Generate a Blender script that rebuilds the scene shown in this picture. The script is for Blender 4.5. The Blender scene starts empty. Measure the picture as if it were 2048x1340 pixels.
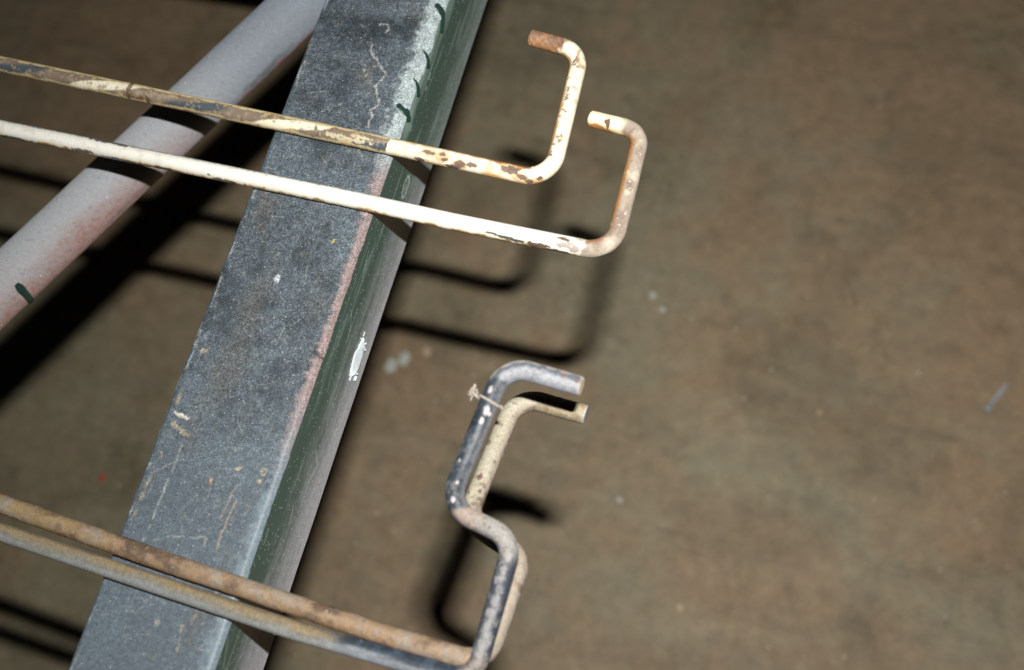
import bpy, bmesh, math, random
import numpy as np
from mathutils import Vector, Matrix

C = bpy.context.scene
COL = C.collection
H = 0.422066                       # height of the rail's top face above the floor (m)

# ------------------------------------------------------------------ camera, world, flash
cam_d = bpy.data.cameras.new('camera'); cam = bpy.data.objects.new('camera', cam_d); COL.objects.link(cam)
RT = Vector((0.95484194, 0.26571447, -0.13293865))      # camera right
DN = Vector((0.19379106, -0.89613021, -0.39924388))     # camera down
FW = Vector((-0.22521522, 0.35545248, -0.90715580))     # camera forward
R3 = Matrix((RT, -DN, -FW)).transposed()
cam.matrix_world = Matrix.Translation((0.179504, 0.0, 0.881040)) @ R3.to_4x4()
cam_d.sensor_width = 36.0
cam_d.lens = 36.0 * 2844.0 / 2048.0
cam_d.clip_start = 0.02; cam_d.clip_end = 60
cam_d.dof.use_dof = True
cam_d.dof.focus_distance = 0.535
cam_d.dof.aperture_fstop = 8.0
C.camera = cam

w = bpy.data.worlds.new('World'); C.world = w; w.use_nodes = True
bg = w.node_tree.nodes['Background']
bg.inputs['Color'].default_value = (0.05, 0.05, 0.055, 1); bg.inputs['Strength'].default_value = 0.03

fl = bpy.data.lights.new('camera_flash', 'AREA'); flash = bpy.data.objects.new('camera_flash', fl); COL.objects.link(flash)
fl.shape = 'RECTANGLE'; fl.size = 0.025; fl.size_y = 0.008
fl.energy = 2.3; fl.color = (1.0, 0.985, 0.955); fl.spread = math.radians(95)
LP = Vector((0.197083, 0.067672, 0.968430)); AIM = Vector((0.115, 0.300, 0.0))   # the flash head points a little right of the rail
fz = (LP-AIM).normalized(); fx = (RT-fz*RT.dot(fz)).normalized(); fy = fz.cross(fx)
flash.matrix_world = Matrix.Translation(LP) @ Matrix((fx, fy, fz)).transposed().to_4x4()

C.view_settings.view_transform = 'Standard'; C.view_settings.look = 'None'
C.view_settings.exposure = 0; C.view_settings.gamma = 1
C.cycles.max_bounces = 6; C.cycles.diffuse_bounces = 2

# ------------------------------------------------------------------ numpy noise
def _h(ix, iy, iz, seed):
    n = (ix.astype(np.int64)*374761393 + iy.astype(np.int64)*668265263 + iz.astype(np.int64)*2147483647 + seed*974711) & 0xffffffff
    n = ((n ^ (n >> 13)) * 1274126177) & 0xffffffff
    n = ((n ^ (n >> 16)) * 2246822519) & 0xffffffff
    n = n ^ (n >> 15)
    return (n & 0xffffff).astype(np.float32) / 16777215.0
def vnoise(p, seed=0):
    f = np.floor(p); t = (p - f).astype(np.float32); t = t*t*(3-2*t)
    x, y, z = f[:,0], f[:,1], f[:,2]; r = 0
    for a in (0,1):
        for b in (0,1):
            for c in (0,1):
                wt = (t[:,0] if a else 1-t[:,0])*(t[:,1] if b else 1-t[:,1])*(t[:,2] if c else 1-t[:,2])
                r = r + wt*_h(x+a, y+b, z+c, seed)
    return r
def fbm(p, scale, octv=4, seed=0):
    r = 0; a = 0.5; s = 0; q = np.asarray(p, dtype=np.float64)*scale
    for o in range(octv):
        r = r + a*vnoise(q + 17.3*o, seed+o); s += a; a *= 0.5; q = q*2.03
    return r/s                                              # 0..1, mean .5
def sst(a, b, x):
    t = np.clip((x-a)/(b-a), 0, 1); return t*t*(3-2*t)
def lin(r, g, b):
    f = lambda c: c/255/12.92 if c/255 <= .04045 else ((c/255+.055)/1.055)**2.4
    return np.array([f(r), f(g), f(b)], dtype=np.float32)
def mixc(col, tgt, m):
    m = np.clip(m, 0, 1)[:, None]; return col*(1-m) + np.asarray(tgt, dtype=np.float32)*m
def segdist(x, y, pts):
    d = np.full(x.shape, 1e9)
    for (ax, ay), (bx, by) in zip(pts[:-1], pts[1:]):
        vx, vy = bx-ax, by-ay
        t = np.clip(((x-ax)*vx+(y-ay)*vy)/(vx*vx+vy*vy+1e-12), 0, 1)
        d = np.minimum(d, np.hypot(x-ax-t*vx, y-ay-t*vy))
    return d

# ------------------------------------------------------------------ object helpers
def link(o, parent=None):
    COL.objects.link(o)
    if parent is not None: o.parent = parent
    return o
def tag(o, label=None, cat=None, group=None, kind=None):
    for k, v in (('label', label), ('category', cat), ('group', group), ('kind', kind)):
        if v: o[k] = v
    return o
def grid_mesh(name, P, col=None, rough=None, closed_v=False, caps=False, smooth=True):
    """P: (nu, nv, 3) grid of points -> mesh; closed in v when asked."""
    nu, nv = P.shape[:2]
    V = P.reshape(-1, 3)
    i = np.arange(nu-1)[:, None]; j = np.arange(nv if closed_v else nv-1)[None, :]; j2 = (j+1) % nv
    F = np.stack([i*nv+j, (i+1)*nv+j, (i+1)*nv+j2, i*nv+j2], -1).reshape(-1, 4)
    me = bpy.data.meshes.new(name)
    nf = len(F); ncap = 2 if caps else 0
    loops = F.reshape(-1)
    starts = np.arange(nf)*4; tot = np.full(nf, 4)
    if caps:
        c0 = np.arange(nv); c1 = ((nu-1)*nv + np.arange(nv))[::-1]
        loops = np.concatenate([loops, c0, c1]); starts = np.concatenate([starts, [nf*4, nf*4+nv]]); tot = np.concatenate([tot, [nv, nv]])
    me.vertices.add(len(V)); me.vertices.foreach_set('co', V.astype(np.float32).ravel())
    me.loops.add(len(loops)); me.loops.foreach_set('vertex_index', loops.astype(np.int32))
    me.polygons.add(nf+ncap); me.polygons.foreach_set('loop_start', starts.astype(np.int32)); me.polygons.foreach_set('loop_total', tot.astype(np.int32))
    sm = np.ones(nf+ncap, dtype=bool)
    if caps: sm[-2:] = False
    if not smooth: sm[:] = False
    me.polygons.foreach_set('use_smooth', sm)
    me.update(calc_edges=True); me.validate()
    if col is not None:
        a = me.color_attributes.new('paint', 'FLOAT_COLOR', 'POINT')
        rgba = np.ones((len(V), 4), dtype=np.float32); rgba[:, :3] = col
        rgba[:, 3] = 0.5 if rough is None else rough
        a.data.foreach_set('color', rgba.ravel())
    return me
def bm_obj(name, bm, mat, parent=None, smooth=False):
    me = bpy.data.meshes.new(name); bm.to_mesh(me); bm.free()
    if smooth:
        for p in me.polygons: p.use_smooth = True
    me.materials.append(mat)
    return link(bpy.data.objects.new(name, me), parent)

# ------------------------------------------------------------------ materials
class NT:
    def __init__(s, name):
        s.m = bpy.data.materials.new(name); s.m.use_nodes = True
        s.t = s.m.node_tree; s.b = s.t.nodes['Principled BSDF']
        s.b.inputs['Diffuse Roughness'].default_value = 0.35        # dusty, chalky surfaces
    def n(s, typ, **kw):
        nd = s.t.nodes.new(typ)
        for k, v in kw.items(): setattr(nd, k, v)
        return nd
    def l(s, a, b): s.t.links.new(a, b)
    def setv(s, sock, v):
        if isinstance(v, (int, float, tuple)): sock.default_value = v
        else: s.l(v, sock)
    def math(s, op, a, b=None, clamp=False):
        nd = s.n('ShaderNodeMath', operation=op, use_clamp=clamp); s.setv(nd.inputs[0], a)
        if b is not None: s.setv(nd.inputs[1], b)
        return nd.outputs[0]
    def mix(s, f, a, b, mode='MIX'):
        nd = s.n('ShaderNodeMix', data_type='RGBA', blend_type=mode)
        s.setv(nd.inputs[0], f); s.setv(nd.inputs[6], a); s.setv(nd.inputs[7], b); return nd.outputs[2]
    def co(s): return s.n('ShaderNodeTexCoord').outputs['Object']
    def noise(s, scale, detail=4, rough=0.55, vec=None, dist=0.0):
        nd = s.n('ShaderNodeTexNoise'); nd.inputs['Scale'].default_value = scale; nd.inputs['Detail'].default_value = detail
        nd.inputs['Roughness'].default_value = rough; nd.inputs['Distortion'].default_value = dist
        s.l(vec or s.co(), nd.inputs['Vector']); return nd.outputs['Fac']
    def ramp(s, fac, stops):
        nd = s.n('ShaderNodeValToRGB'); e = nd.color_ramp.elements
        while len(e) < len(stops): e.new(0.5)
        for el, (p, c) in zip(e, stops):
            el.position = p; el.color = c if isinstance(c, tuple) else (c, c, c, 1)
        s.l(fac, nd.inputs[0]); return nd.outputs[0]
    def bump(s, h, strength, dist):
        nd = s.n('ShaderNodeBump'); nd.inputs['Strength'].default_value = strength; nd.inputs['Distance'].default_value = dist
        s.l(h, nd.inputs['Height']); s.l(nd.outputs[0], s.b.inputs['Normal']); return nd
def C4(*a): 
    v = lin(*a); return (float(v[0]), float(v[1]), float(v[2]), 1)

def mat_painted(name, grain=0.25, gscale=2500, bump=0.25, sparkle=0.0, spec=0.5, metal=0.0, coat=0.0):
    """Colour and gloss come from the object's own wear layer, fine grain from noise."""
    t = NT(name); at = t.n('ShaderNodeAttribute', attribute_name='paint')
    v = t.co()
    n1 = t.noise(gscale, 3, 0.6, v); n2 = t.noise(gscale*0.3, 3, 0.6, v)
    f = t.math('ADD', t.math('MULTIPLY', n1, 0.7), t.math('MULTIPLY', n2, 0.3))
    g = t.ramp(f, [(0.30, 1-grain), (0.5, 1.0), (0.70, 1+grain*1.3)])
    c = t.mix(1.0, at.outputs['Color'], g, 'MULTIPLY')
    if sparkle:
        vo = t.n('ShaderNodeTexVoronoi'); vo.inputs['Scale'].default_value = 900; t.l(v, vo.inputs['Vector'])
        sep = t.n('ShaderNodeSeparateColor'); t.l(vo.outputs['Color'], sep.inputs[0])
        m = t.math('MULTIPLY', t.math('GREATER_THAN', sep.outputs[0], 1-sparkle), t.math('LESS_THAN', vo.outputs['Distance'], 0.33))  # sparkle: glints put into the colour as pale specks
        tint = t.mix(0.15, (0.6, 0.64, 0.68, 1), vo.outputs['Color'])
        c = t.mix(m, c, tint)
    t.l(c, t.b.inputs['Base Color'])
    t.l(t.math('ADD', at.outputs['Alpha'], t.math('MULTIPLY', t.math('SUBTRACT', n2, 0.5), 0.3), True), t.b.inputs['Roughness'])
    t.b.inputs['Specular IOR Level'].default_value = spec; t.b.inputs['Metallic'].default_value = metal
    t.bump(f, bump, 0.0004)
    return t.m

def mat_rail():
    t = NT('hammered_steel_paint'); t.b.inputs['Diffuse Roughness'].default_value = 0.6
    at = t.n('ShaderNodeAttribute', attribute_name='paint')
    gr = t.n('ShaderNodeAttribute', attribute_name='grit')
    v = t.co()
    n1 = t.noise(1700, 2, 0.6, v); n2 = t.noise(3600, 2, 0.5, v); n3 = t.noise(420, 3, 0.6, v)
    f = t.math('ADD', t.math('ADD', t.math('MULTIPLY', n1, 0.5), t.math('MULTIPLY', n2, 0.3)), t.math('MULTIPLY', n3, 0.2))
    g = t.ramp(f, [(0.38, 0.28), (0.46, 0.68), (0.54, 1.13), (0.62, 2.2)])
    c0 = t.mix(1.0, at.outputs['Color'], g, 'MULTIPLY')
    c = t.mix(gr.outputs['Fac'], at.outputs['Color'], c0)
    vo = t.n('ShaderNodeTexVoronoi'); vo.inputs['Scale'].default_value = 1150; t.l(v, vo.inputs['Vector'])
    sep = t.n('ShaderNodeSeparateColor'); t.l(vo.outputs['Color'], sep.inputs[0])
    m = t.math('MULTIPLY', t.math('GREATER_THAN', sep.outputs[0], 0.955), t.math('LESS_THAN', vo.outputs['Distance'], 0.26))  # metallic flake glints painted as bright specks in the base colour
    tint = t.mix(0.16, (0.42, 0.46, 0.48, 1), vo.outputs['Color'])
    c = t.mix(t.math('MULTIPLY', m, 0.7), c, tint)
    t.l(c, t.b.inputs['Base Color'])
    t.l(at.outputs['Alpha'], t.b.inputs['Roughness'])
    t.b.inputs['Specular IOR Level'].default_value = 0.5
    bp = t.bump(f, 0.5, 0.0006)
    t.l(t.math('ADD', t.math('MULTIPLY', gr.outputs['Fac'], 0.55), 0.05), bp.inputs['Strength'])
    return t.m

def mat_floor():
    t = NT('stained_concrete'); v = t.co()
    big = t.noise(3.2, 4, 0.5, v, 0.5); mid = t.noise(17, 6, 0.62, v, 0.6); fine = t.noise(90, 5, 0.65, v); grit = t.noise(420, 3, 0.6, v)
    brown = C4(141, 121, 96); grey = C4(134, 126, 103); dark = C4(90, 81, 60)
    k = t.ramp(t.math('ADD', t.math('MULTIPLY', big, 0.65), t.math('MULTIPLY', mid, 0.35)), [(0.44, 0.0), (0.56, 1.0)])
    c = t.mix(k, brown, grey)
    dk = t.ramp(t.noise(9, 6, 0.6, v, 0.8), [(0.48, 0.0), (0.66, 1.0)])
    c = t.mix(t.math('MULTIPLY', dk, 0.45), c, dark)
    st = t.ramp(t.noise(32, 5, 0.6, v, 0.5), [(0.57, 0.0), (0.68, 1.0)])
    c = t.mix(t.math('MULTIPLY', st, 0.26), c, C4(78, 71, 53))
    rs = t.ramp(t.noise(13, 4, 0.6, v, 0.5), [(0.60, 0.0), (0.74, 1.0)])
    c = t.mix(t.math('MULTIPLY', rs, 0.2), c, C4(116, 92, 70))
    lt = t.ramp(t.noise(60, 4, 0.6, v), [(0.60, 0.0), (0.72, 1.0)])
    c = t.mix(t.math('MULTIPLY', lt, 0.30), c, C4(156, 144, 120))
    mp = t.n('ShaderNodeMapping'); mp.inputs['Rotation'].default_value = (0, 0, 0.35); mp.inputs['Scale'].default_value = (3.0, 16.0, 1.0); t.l(v, mp.inputs['Vector'])
    sk = t.ramp(t.noise(1.6, 5, 0.6, mp.outputs[0], 1.2), [(0.56, 0.0), (0.66, 1.0)])
    c = t.mix(t.math('MULTIPLY', sk, 0.30), c, C4(96, 86, 66))
    sl = t.ramp(t.noise(1.1, 4, 0.6, mp.outputs[0], 0.8), [(0.56, 0.0), (0.70, 1.0)])
    c = t.mix(t.math('MULTIPLY', sl, 0.22), c, C4(164, 148, 122))
    g = t.ramp(t.math('ADD', t.math('MULTIPLY', fine, 0.6), t.math('MULTIPLY', grit, 0.4)), [(0.3, 0.72), (0.5, 1.0), (0.7, 1.28)])
    c = t.mix(1.0, c, g, 'MULTIPLY')
    vo = t.n('ShaderNodeTexVoronoi'); vo.inputs['Scale'].default_value = 130; t.l(v, vo.inputs['Vector'])
    sep = t.n('ShaderNodeSeparateColor'); t.l(vo.outputs['Color'], sep.inputs[0])
    m = t.math('MULTIPLY', t.math('GREATER_THAN', sep.outputs[0], 0.975), t.math('LESS_THAN', vo.outputs['Distance'], 0.18))
    c = t.mix(t.math('MULTIPLY', m, 0.3), c, C4(205, 190, 170))
    t.l(c, t.b.inputs['Base Color'])
    t.b.inputs['Roughness'].default_value = 0.62; t.b.inputs['Specular IOR Level'].default_value = 0.3
    t.bump(t.math('ADD', fine, t.math('MULTIPLY', grit, 0.5)), 0.35, 0.002)
    return t.m

def mat_flat(name, rgb, rough=0.5, var=0.15, scale=900, spec=0.5, metal=0.0, bump=0.2):
    t = NT(name); n = t.noise(scale, 4, 0.6)
    g = t.ramp(n, [(0.3, 1-var), (0.7, 1+var)])
    t.l(t.mix(1.0, C4(*rgb), g, 'MULTIPLY'), t.b.inputs['Base Color'])
    t.b.inputs['Roughness'].default_value = rough; t.b.inputs['Specular IOR Level'].default_value = spec; t.b.inputs['Metallic'].default_value = metal
    t.bump(n, bump, 0.0004)
    return t.m

M_floor = mat_floor(); M_rail = mat_rail()
M_white = mat_painted('chipped_ivory_enamel', 0.12, 2600, 0.22); M_white.node_tree.nodes['Principled BSDF'].inputs['Diffuse Roughness'].default_value = 0.0
M_dark = mat_painted('worn_dark_steel', 0.40, 2000, 0.40, spec=0.34)
M_tan = mat_painted('rusty_tan_steel', 0.28, 1900, 0.45, spec=0.4); M_tan.node_tree.nodes['Principled BSDF'].inputs['Diffuse Roughness'].default_value = 0.0
M_pipe = mat_painted('pale_grey_spray_paint', 0.20, 2100, 0.22, sparkle=0.004, spec=0.3)
M_green = mat_flat('dark_green_gloss_paint', (34, 58, 51), 0.34, 0.25, 1500, 0.5, 0, 0.3)
M_splat = mat_flat('white_paint', (198, 206, 209), 0.5, 0.14, 900)
M_greyst = mat_flat('plain_grey_steel_paint', (105, 115, 120), 0.5, 0.25, 300)
M_zinc = mat_flat('dull_zinc', (168, 178, 190), 0.45, 0.2, 900, 0.6, 0.15)
M_twine = mat_flat('grey_twine', (160, 150, 140), 0.9, 0.35, 3000, 0.2)
M_chalk = mat_flat('old_white_floor_paint', (176, 178, 170), 0.7, 0.2, 700)
M_tanpt = mat_flat('tan_floor_paint', (176, 158, 128), 0.7, 0.2, 700)
M_orange = mat_flat('orange_red_floor_paint', (176, 72, 46), 0.6, 0.2, 700)
M_grit = mat_flat('pale_grit', (190, 180, 162), 0.8, 0.3, 900)

# ------------------------------------------------------------------ floor (setting)
bm = bmesh.new(); bmesh.ops.create_grid(bm, x_segments=24, y_segments=24, size=4.0)
floor = bm_obj('floor', bm, M_floor); tag(floor, kind='structure')

def blob(name, x, y, rx, ry, mat, seed, parent=None, z=0.0009, rot=0.0, rag=0.35, n=40):
    """A thin hardened splash of paint with a ragged rim and a low dome."""
    rnd = random.Random(seed); ph = [rnd.uniform(0, 6.28) for _ in range(5)]
    bm = bmesh.new(); rings = []
    for q, hz in ((1.0, 0.0), (0.93, z*0.8), (0.5, z)):
        ring = []
        for i in range(n):
            a = 6.2832*i/n
            r = 1 + rag*(0.5*math.sin(2*a+ph[0]) + 0.35*math.sin(5*a+ph[1]) + 0.3*math.sin(9*a+ph[2]) + 0.25*math.sin(14*a+ph[3]))
            px, py = rx*r*q*math.cos(a), ry*r*q*math.sin(a)
            ring.append(bm.verts.new((x+px*math.cos(rot)-py*math.sin(rot), y+px*math.sin(rot)+py*math.cos(rot), hz)))
        rings.append(ring)
    for a, b in zip(rings[:-1], rings[1:]):
        for i in range(n): bm.faces.new((a[i], a[(i+1) % n], b[(i+1) % n], b[i]))
    bm.faces.new(rings[-1])
    return bm_obj(name, bm, mat, parent, True)
for k, (x, y, rx, ry, m) in enumerate([
        (-0.1150, 0.3055, 0.0036, 0.0062, M_chalk), (-0.1075, 0.3125, 0.0032, 0.0062, M_chalk), (-0.0934, 0.3205, 0.0028, 0.003, M_tanpt),
        (-0.2864, 0.1830, 0.0026, 0.0022, M_orange), (0.0476, 0.3940, 0.0020, 0.0032, M_chalk), (0.0566, 0.3850, 0.0018, 0.0022, M_chalk),
        (0.0601, 0.2483, 0.0018, 0.0018, M_chalk), (0.113, 0.1895, 0.0022, 0.0022, M_tanpt), (0.172, 0.335, 0.0014, 0.0014, M_tanpt)]):
    blob('paint_spot', x, y, rx, ry, m, k+3, floor)

# loose grit scattered over the concrete
rnd = random.Random(11); bm = bmesh.new()
for k in range(420):
    x = rnd.uniform(-0.65, 0.5); y = rnd.uniform(-0.05, 0.85); s = rnd.choice((0.0004, 0.0005, 0.0006, 0.0008, 0.0011))
    vs = [bm.verts.new((x+s*rnd.uniform(.6, 1.2)*math.cos(a), y+s*rnd.uniform(.6, 1.2)*math.sin(a), 0.0)) for a in (0.2, 1.7, 3.3, 4.8)]
    tp = bm.verts.new((x, y, s*rnd.uniform(.5, 1.0)))
    for i in range(4): bm.faces.new((vs[i], vs[(i+1) % 4], tp))
tag(bm_obj('grit', bm, M_grit), kind='stuff')

# ------------------------------------------------------------------ steel stand: rail, brace pipe, cross members, legs
stand = link(bpy.data.objects.new('steel_stand', None)); stand.location = (0, 0, 0)
tag(stand, 'dark grey box steel rail stand with green side and round brace pipe, under the rods', 'metal stand')

def rail_profile(step):
    """Clockwise outline of the 50 mm square tube: left side up, top, right side down, underside. -> (x, z, face)"""
    r = 0.0028; W = 0.05; pts = []
    def line(a, b, st, face):
        n = max(1, int(round(math.dist(a, b)/st)))
        for i in range(n): pts.append((a[0]+(b[0]-a[0])*i/n, a[1]+(b[1]-a[1])*i/n, face))
    def arc(cx, cz, a0, a1, n, face):
        for i in range(n):
            a = a0+(a1-a0)*i/n; pts.append((cx+r*math.cos(a), cz+r*math.sin(a), face))
    line((-W, -W+r), (-W, -r), step*6, 0)
    arc(-W+r, -r, math.pi, math.pi/2, 10, 1)
    line((-W+r, 0), (-r, 0), step, 1)
    arc(-r, -r, math.pi/2, 0, 12, 1)
    line((0, -r), (0, -W+r), step, 2)
    arc(-r, -W+r, 0, -math.pi/2, 6, 2)
    line((-r, -W), (-W+r, -W), step*12, 3)
    arc(-W+r, -W+r, -math.pi/2, -math.pi, 4, 0)
    return pts

def build_rail():
    pr = np.array(rail_profile(0.00036))
    ys = np.concatenate([np.linspace(-0.42, -0.005, 30)[:-1], np.arange(-0.005, 0.345, 0.00036), np.linspace(0.345, 0.80, 30)])
    nu, nv = len(ys), len(pr)
    X = np.tile(pr[:, 0], (nu, 1)); Z = np.tile(pr[:, 1], (nu, 1)); Y = np.tile(ys[:, None], (1, nv))
    P = np.stack([X, Y, Z], -1); Q = P.reshape(-1, 3); x, y, z = Q[:, 0]*1000, Q[:, 1]*1000, Q[:, 2]*1000   # mm
    top = (z > -1.6).astype(np.float32)*(sst(1.6, 0.6, -z))            # 1 on the top face and its rounded edges
    side = ((x > -0.9) & (top < 0.5))
    # long soft dents and the wavy worn edge
    n_l = fbm(Q, 28, 3, 5); n_m = fbm(Q, 140, 4, 9); n_f = fbm(Q, 600, 3, 21); n_s = fbm(Q*np.array([1, 0.18, 1]), 260, 4, 33)
    n_e = fbm(Q*np.array([0, 1, 0]), 170, 5, 41)
    # --- colours
    base = lin(84, 93, 99)*0.88
    col = np.tile(base, (len(Q), 1))
    col = mixc(col, lin(60, 69, 75)*0.80, sst(.50, .72, n_m)*0.8)
    col = mixc(col, lin(100, 113, 121), sst(.45, .75, fbm(Q, 45, 4, 77))*0.45)
    near = sst(175, 60, y)                                             # near half: brightness close to the flash painted in; smoother coat
    col = mixc(col, lin(93, 106, 115), near*(0.35+0.45*n_m))
    far = sst(225, 262, y)
    col = mixc(col, lin(100, 112, 118), far*sst(-30, -8, x)*0.35)
    for (cx, cy, ax, ay, k) in ((-24, 297, 13, 6, .8), (-10, 299, 6, 7, .7), (-30, 290, 12, 5, .55), (-37, 297, 6, 6, .5), (-14, 255, 3, 2, .6), (-30, 243, 8, 3, .35), (-14, 168, 6, 8, .3), (-12, 140, 7, 4, .35)):
        d = np.hypot((x-cx)/ax, (y-cy)/ay) + (n_m-.5)*1.0
        col = mixc(col, lin(50, 58, 64)*0.8, sst(1.15, .55, d)*k)
    # overspray along the right edge: whitish far away, pinkish in the middle, blue grey near
    we = np.interp(y, [20, 60, 120, 158, 165, 200, 235, 255, 300, 320], [6.5, 6.0, 4.4, 3.2, 3.0, 3.4, 5.0, 7.0, 7.5, 7.5])
    me_ = sst(1.15, 0.35, (-x)/we + (n_f-.5)*1.1 + (n_m-.5)*.7)
    wh = sst(228, 252, y); pk = sst(100, 150, y)*sst(246, 226, y)
    ec = (1-wh-pk).clip(0, 1)[:, None]*lin(124, 138, 146) + wh[:, None]*lin(178, 190, 190) + pk[:, None]*lin(156, 134, 130)
    col = col*(1-(me_*0.75)[:, None]) + ec*(me_*0.75)[:, None]
    # left edge: darker, with pale worn specks
    le = sst(2.2, 0.6, x+50)
    col = mixc(col, lin(64, 78, 90)*0.8, le*0.7)
    col = mixc(col, lin(176, 184, 188), sst(.62, .70, fbm(Q*np.array([1, .25, 1]), 500, 3, 66))*sst(3.2, 1.0, x+50)*0.6)
    # pale hairline cracks and scuffs
    wig = (n_f-.5)*1.6
    def crack(pts, wd, c, k=1.0, brk=0.0):
        nonlocal col
        d = segdist(x+wig*.7, y+wig*.9, pts); m = sst(wd, wd*.35, d)*k
        if brk: m = m*sst(brk-.06, brk+.06, fbm(Q, 520, 2, 91))
        col = mixc(col, c, m*top*.72)
    pale = lin(168, 166, 162); tan = lin(176, 160, 132)
    crack([(-23.1, 288.9), (-22.7, 286.6), (-19.6, 283.6), (-16.6, 280.1), (-13.4, 276.6), (-16, 270.9), (-12.5, 264.6), (-11.7, 263.1), (-14.7, 259.7), (-12.7, 258.3), (-13.5, 254.2), (-12.7, 252.7)], .62, pale, .85)
    crack([(-22.9, 277.8), (-17.8, 271.7), (-15.8, 270.3)], .45, pale, .5)
    crack([(-13.6, 243), (-11.1, 238.5)], .5, pale, .6)
    crack([(-24.0, 290.0), (-22.4, 289.0)], .9, pale, .6, .45)
    crack([(-22.5, 299.5), (-19.5, 299.6), (-18.4, 297.8), (-19.5, 296.0)], .75, pale, .7, .42)
    crack([(-44.5, 303.0), (-41.5, 300.0)], .6, pale, .5, .45)
    crack([(-48.6, 288), (-47.5, 276), (-47.6, 262)], .8, pale, .45, .5)
    crack([(-46.0, 124.8), (-40.6, 123.4)], .85, lin(205, 200, 186), 1)
    crack([(-45.0, 120.8), (-41.0, 118.4)], 1.3, tan, .75, .45)
    crack([(-41, 118.6), (-38.0, 117.0)], 1.1, tan, .7, .45)
    crack([(-46.8, 133), (-46.4, 128)], 1.0, tan, .6, .45)
    crack([(-46.9, 150.6), (-43.2, 149.6)], 1.3, tan, .75, .45)
    crack([(-39.2, 100.3), (-39.7, 77.9)], .45, lin(160, 164, 160), .8, .40)
    crack([(-45.3, 109.5), (-45.5, 104.1), (-46.2, 97.2), (-46.6, 84)], .8, tan, .65, .44)
    crack([(-39, 113.5), (-38.6, 103.8)], .45, pale, .7, .45)
    crack([(-12.2, 98.9), (-13.5, 86.6), (-12.5, 76.9)], .55, tan, .65, .42)
    crack([(-14.2, 104), (-15.6, 92)], .55, tan, .5, .48)
    crack([(-36.1, 78.7), (-30.5, 81.3), (-18.2, 83.6), (-17.6, 81)], .5, pale, .6, .42)
    crack([(-12.5, 59.9), (-12.4, 54.5)], .45, tan, .7, .4); crack([(-15.4, 53.2), (-13.8, 43.5)], .5, tan, .6, .4)
    crack([(-18.8, 109.6), (-12.8, 110.5)], 1.1, lin(196, 176, 138), .8, .46)
    crack([(-29, 168), (-24, 164)], .7, pale, .35, .5); crack([(-47.5, 175), (-44, 158), (-45.5, 140)], .5, pale, .3, .52)
    for (cx, cy, r_, c) in ((-23.7, 103.3, .9, lin(222, 176, 104)), (-6.3, 110.9, 1.2, lin(216, 196, 160)), (-6.7, 107.3, .9, lin(220, 186, 150)),
                            (-10.7, 202.3, .9, lin(190, 170, 96)), (-26.6, 183.3, 1.6, lin(196, 206, 210)), (-29.8, 192.9, 1.1, lin(150, 150, 140)),
                            (-45.3, 155.2, 1.6, lin(130, 138, 142)), (-24.5, 52, 1.2, lin(160, 158, 140)), (-36, 142, .8, lin(170, 172, 160))):
        d = np.hypot(x-cx, (y-cy)*.8)/r_ + (n_f-.5)*1.4
        col = mixc(col, c, sst(1.1, .6, d)*top*.6*sst(.35, .6, n_f+.12))
    col = mixc(col, lin(128, 124, 116), sst(.70, .80, fbm(Q, 420, 4, 55))*top*.30)
    rs = random.Random(77)
    for k in range(170):                                               # fine scuffs, most of them across or along the rail
        sy = rs.uniform(8, 318); sx = rs.uniform(-47, -5); an = rs.choice((rs.gauss(1.5, .25), rs.gauss(0.1, .3), rs.uniform(0, 3.1))); ln = rs.uniform(1.5, 9)
        ex, ey = sx+ln*math.cos(an), sy+ln*math.sin(an)
        w_ = np.nonzero((y > min(sy, ey)-2) & (y < max(sy, ey)+2) & (top > .5))[0]
        d = segdist(x[w_]+wig[w_]*.3, y[w_]+wig[w_]*.3, [(sx, sy), (ex, ey)])
        m = sst(.34, .10, d)*rs.uniform(.10, .38)*sst(.38, .55, n_f[w_]+.08)
        col[w_] = mixc(col[w_], pale if rs.random() < .75 else lin(48, 54, 60), m)
    gr_ = sst(.60, .74, fbm(Q*np.array([1, .35, 1]), 95, 5, 88))*top
    col = mixc(col, lin(104, 98, 88)*.8, gr_*.35)
    rough = 0.50 + 0.16*(n_m-.5)
    grit = np.clip(1.0 - 0.45*near - 0.25*me_, .25, 1)
    # --- right side: dark green enamel, grey overspray towards the lower edge
    zz = -z                                                            # 0 at the top edge .. 50
    gcol = np.tile(lin(43, 64, 58), (len(Q), 1))
    gcol = mixc(gcol, lin(40, 66, 60), sst(.46, .66, n_s)*0.7)
    gcol = mixc(gcol, lin(108, 126, 122), sst(.60, .74, fbm(Q*np.array([1, .12, 1]), 420, 4, 14))*0.35*sst(2, 12, zz))
    low = np.interp(y, [20, 70, 120, 170, 215, 260, 320], [27, 29, 32, 35, 36, 42, 41])
    gm = sst(-20, 20, zz-low + (n_s-.5)*16 + (n_f-.5)*8)
    ovc = np.where((y > 255)[:, None], lin(116, 126, 123), lin(148, 146, 149))
    gcol = gcol*(1-gm*.92)[:, None] + ovc*(gm*.92)[:, None]
    gcol = mixc(gcol, lin(120, 142, 134), sst(244, 262, y)*sst(12, 2, zz+(n_s-.5)*12)*.75)
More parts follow.
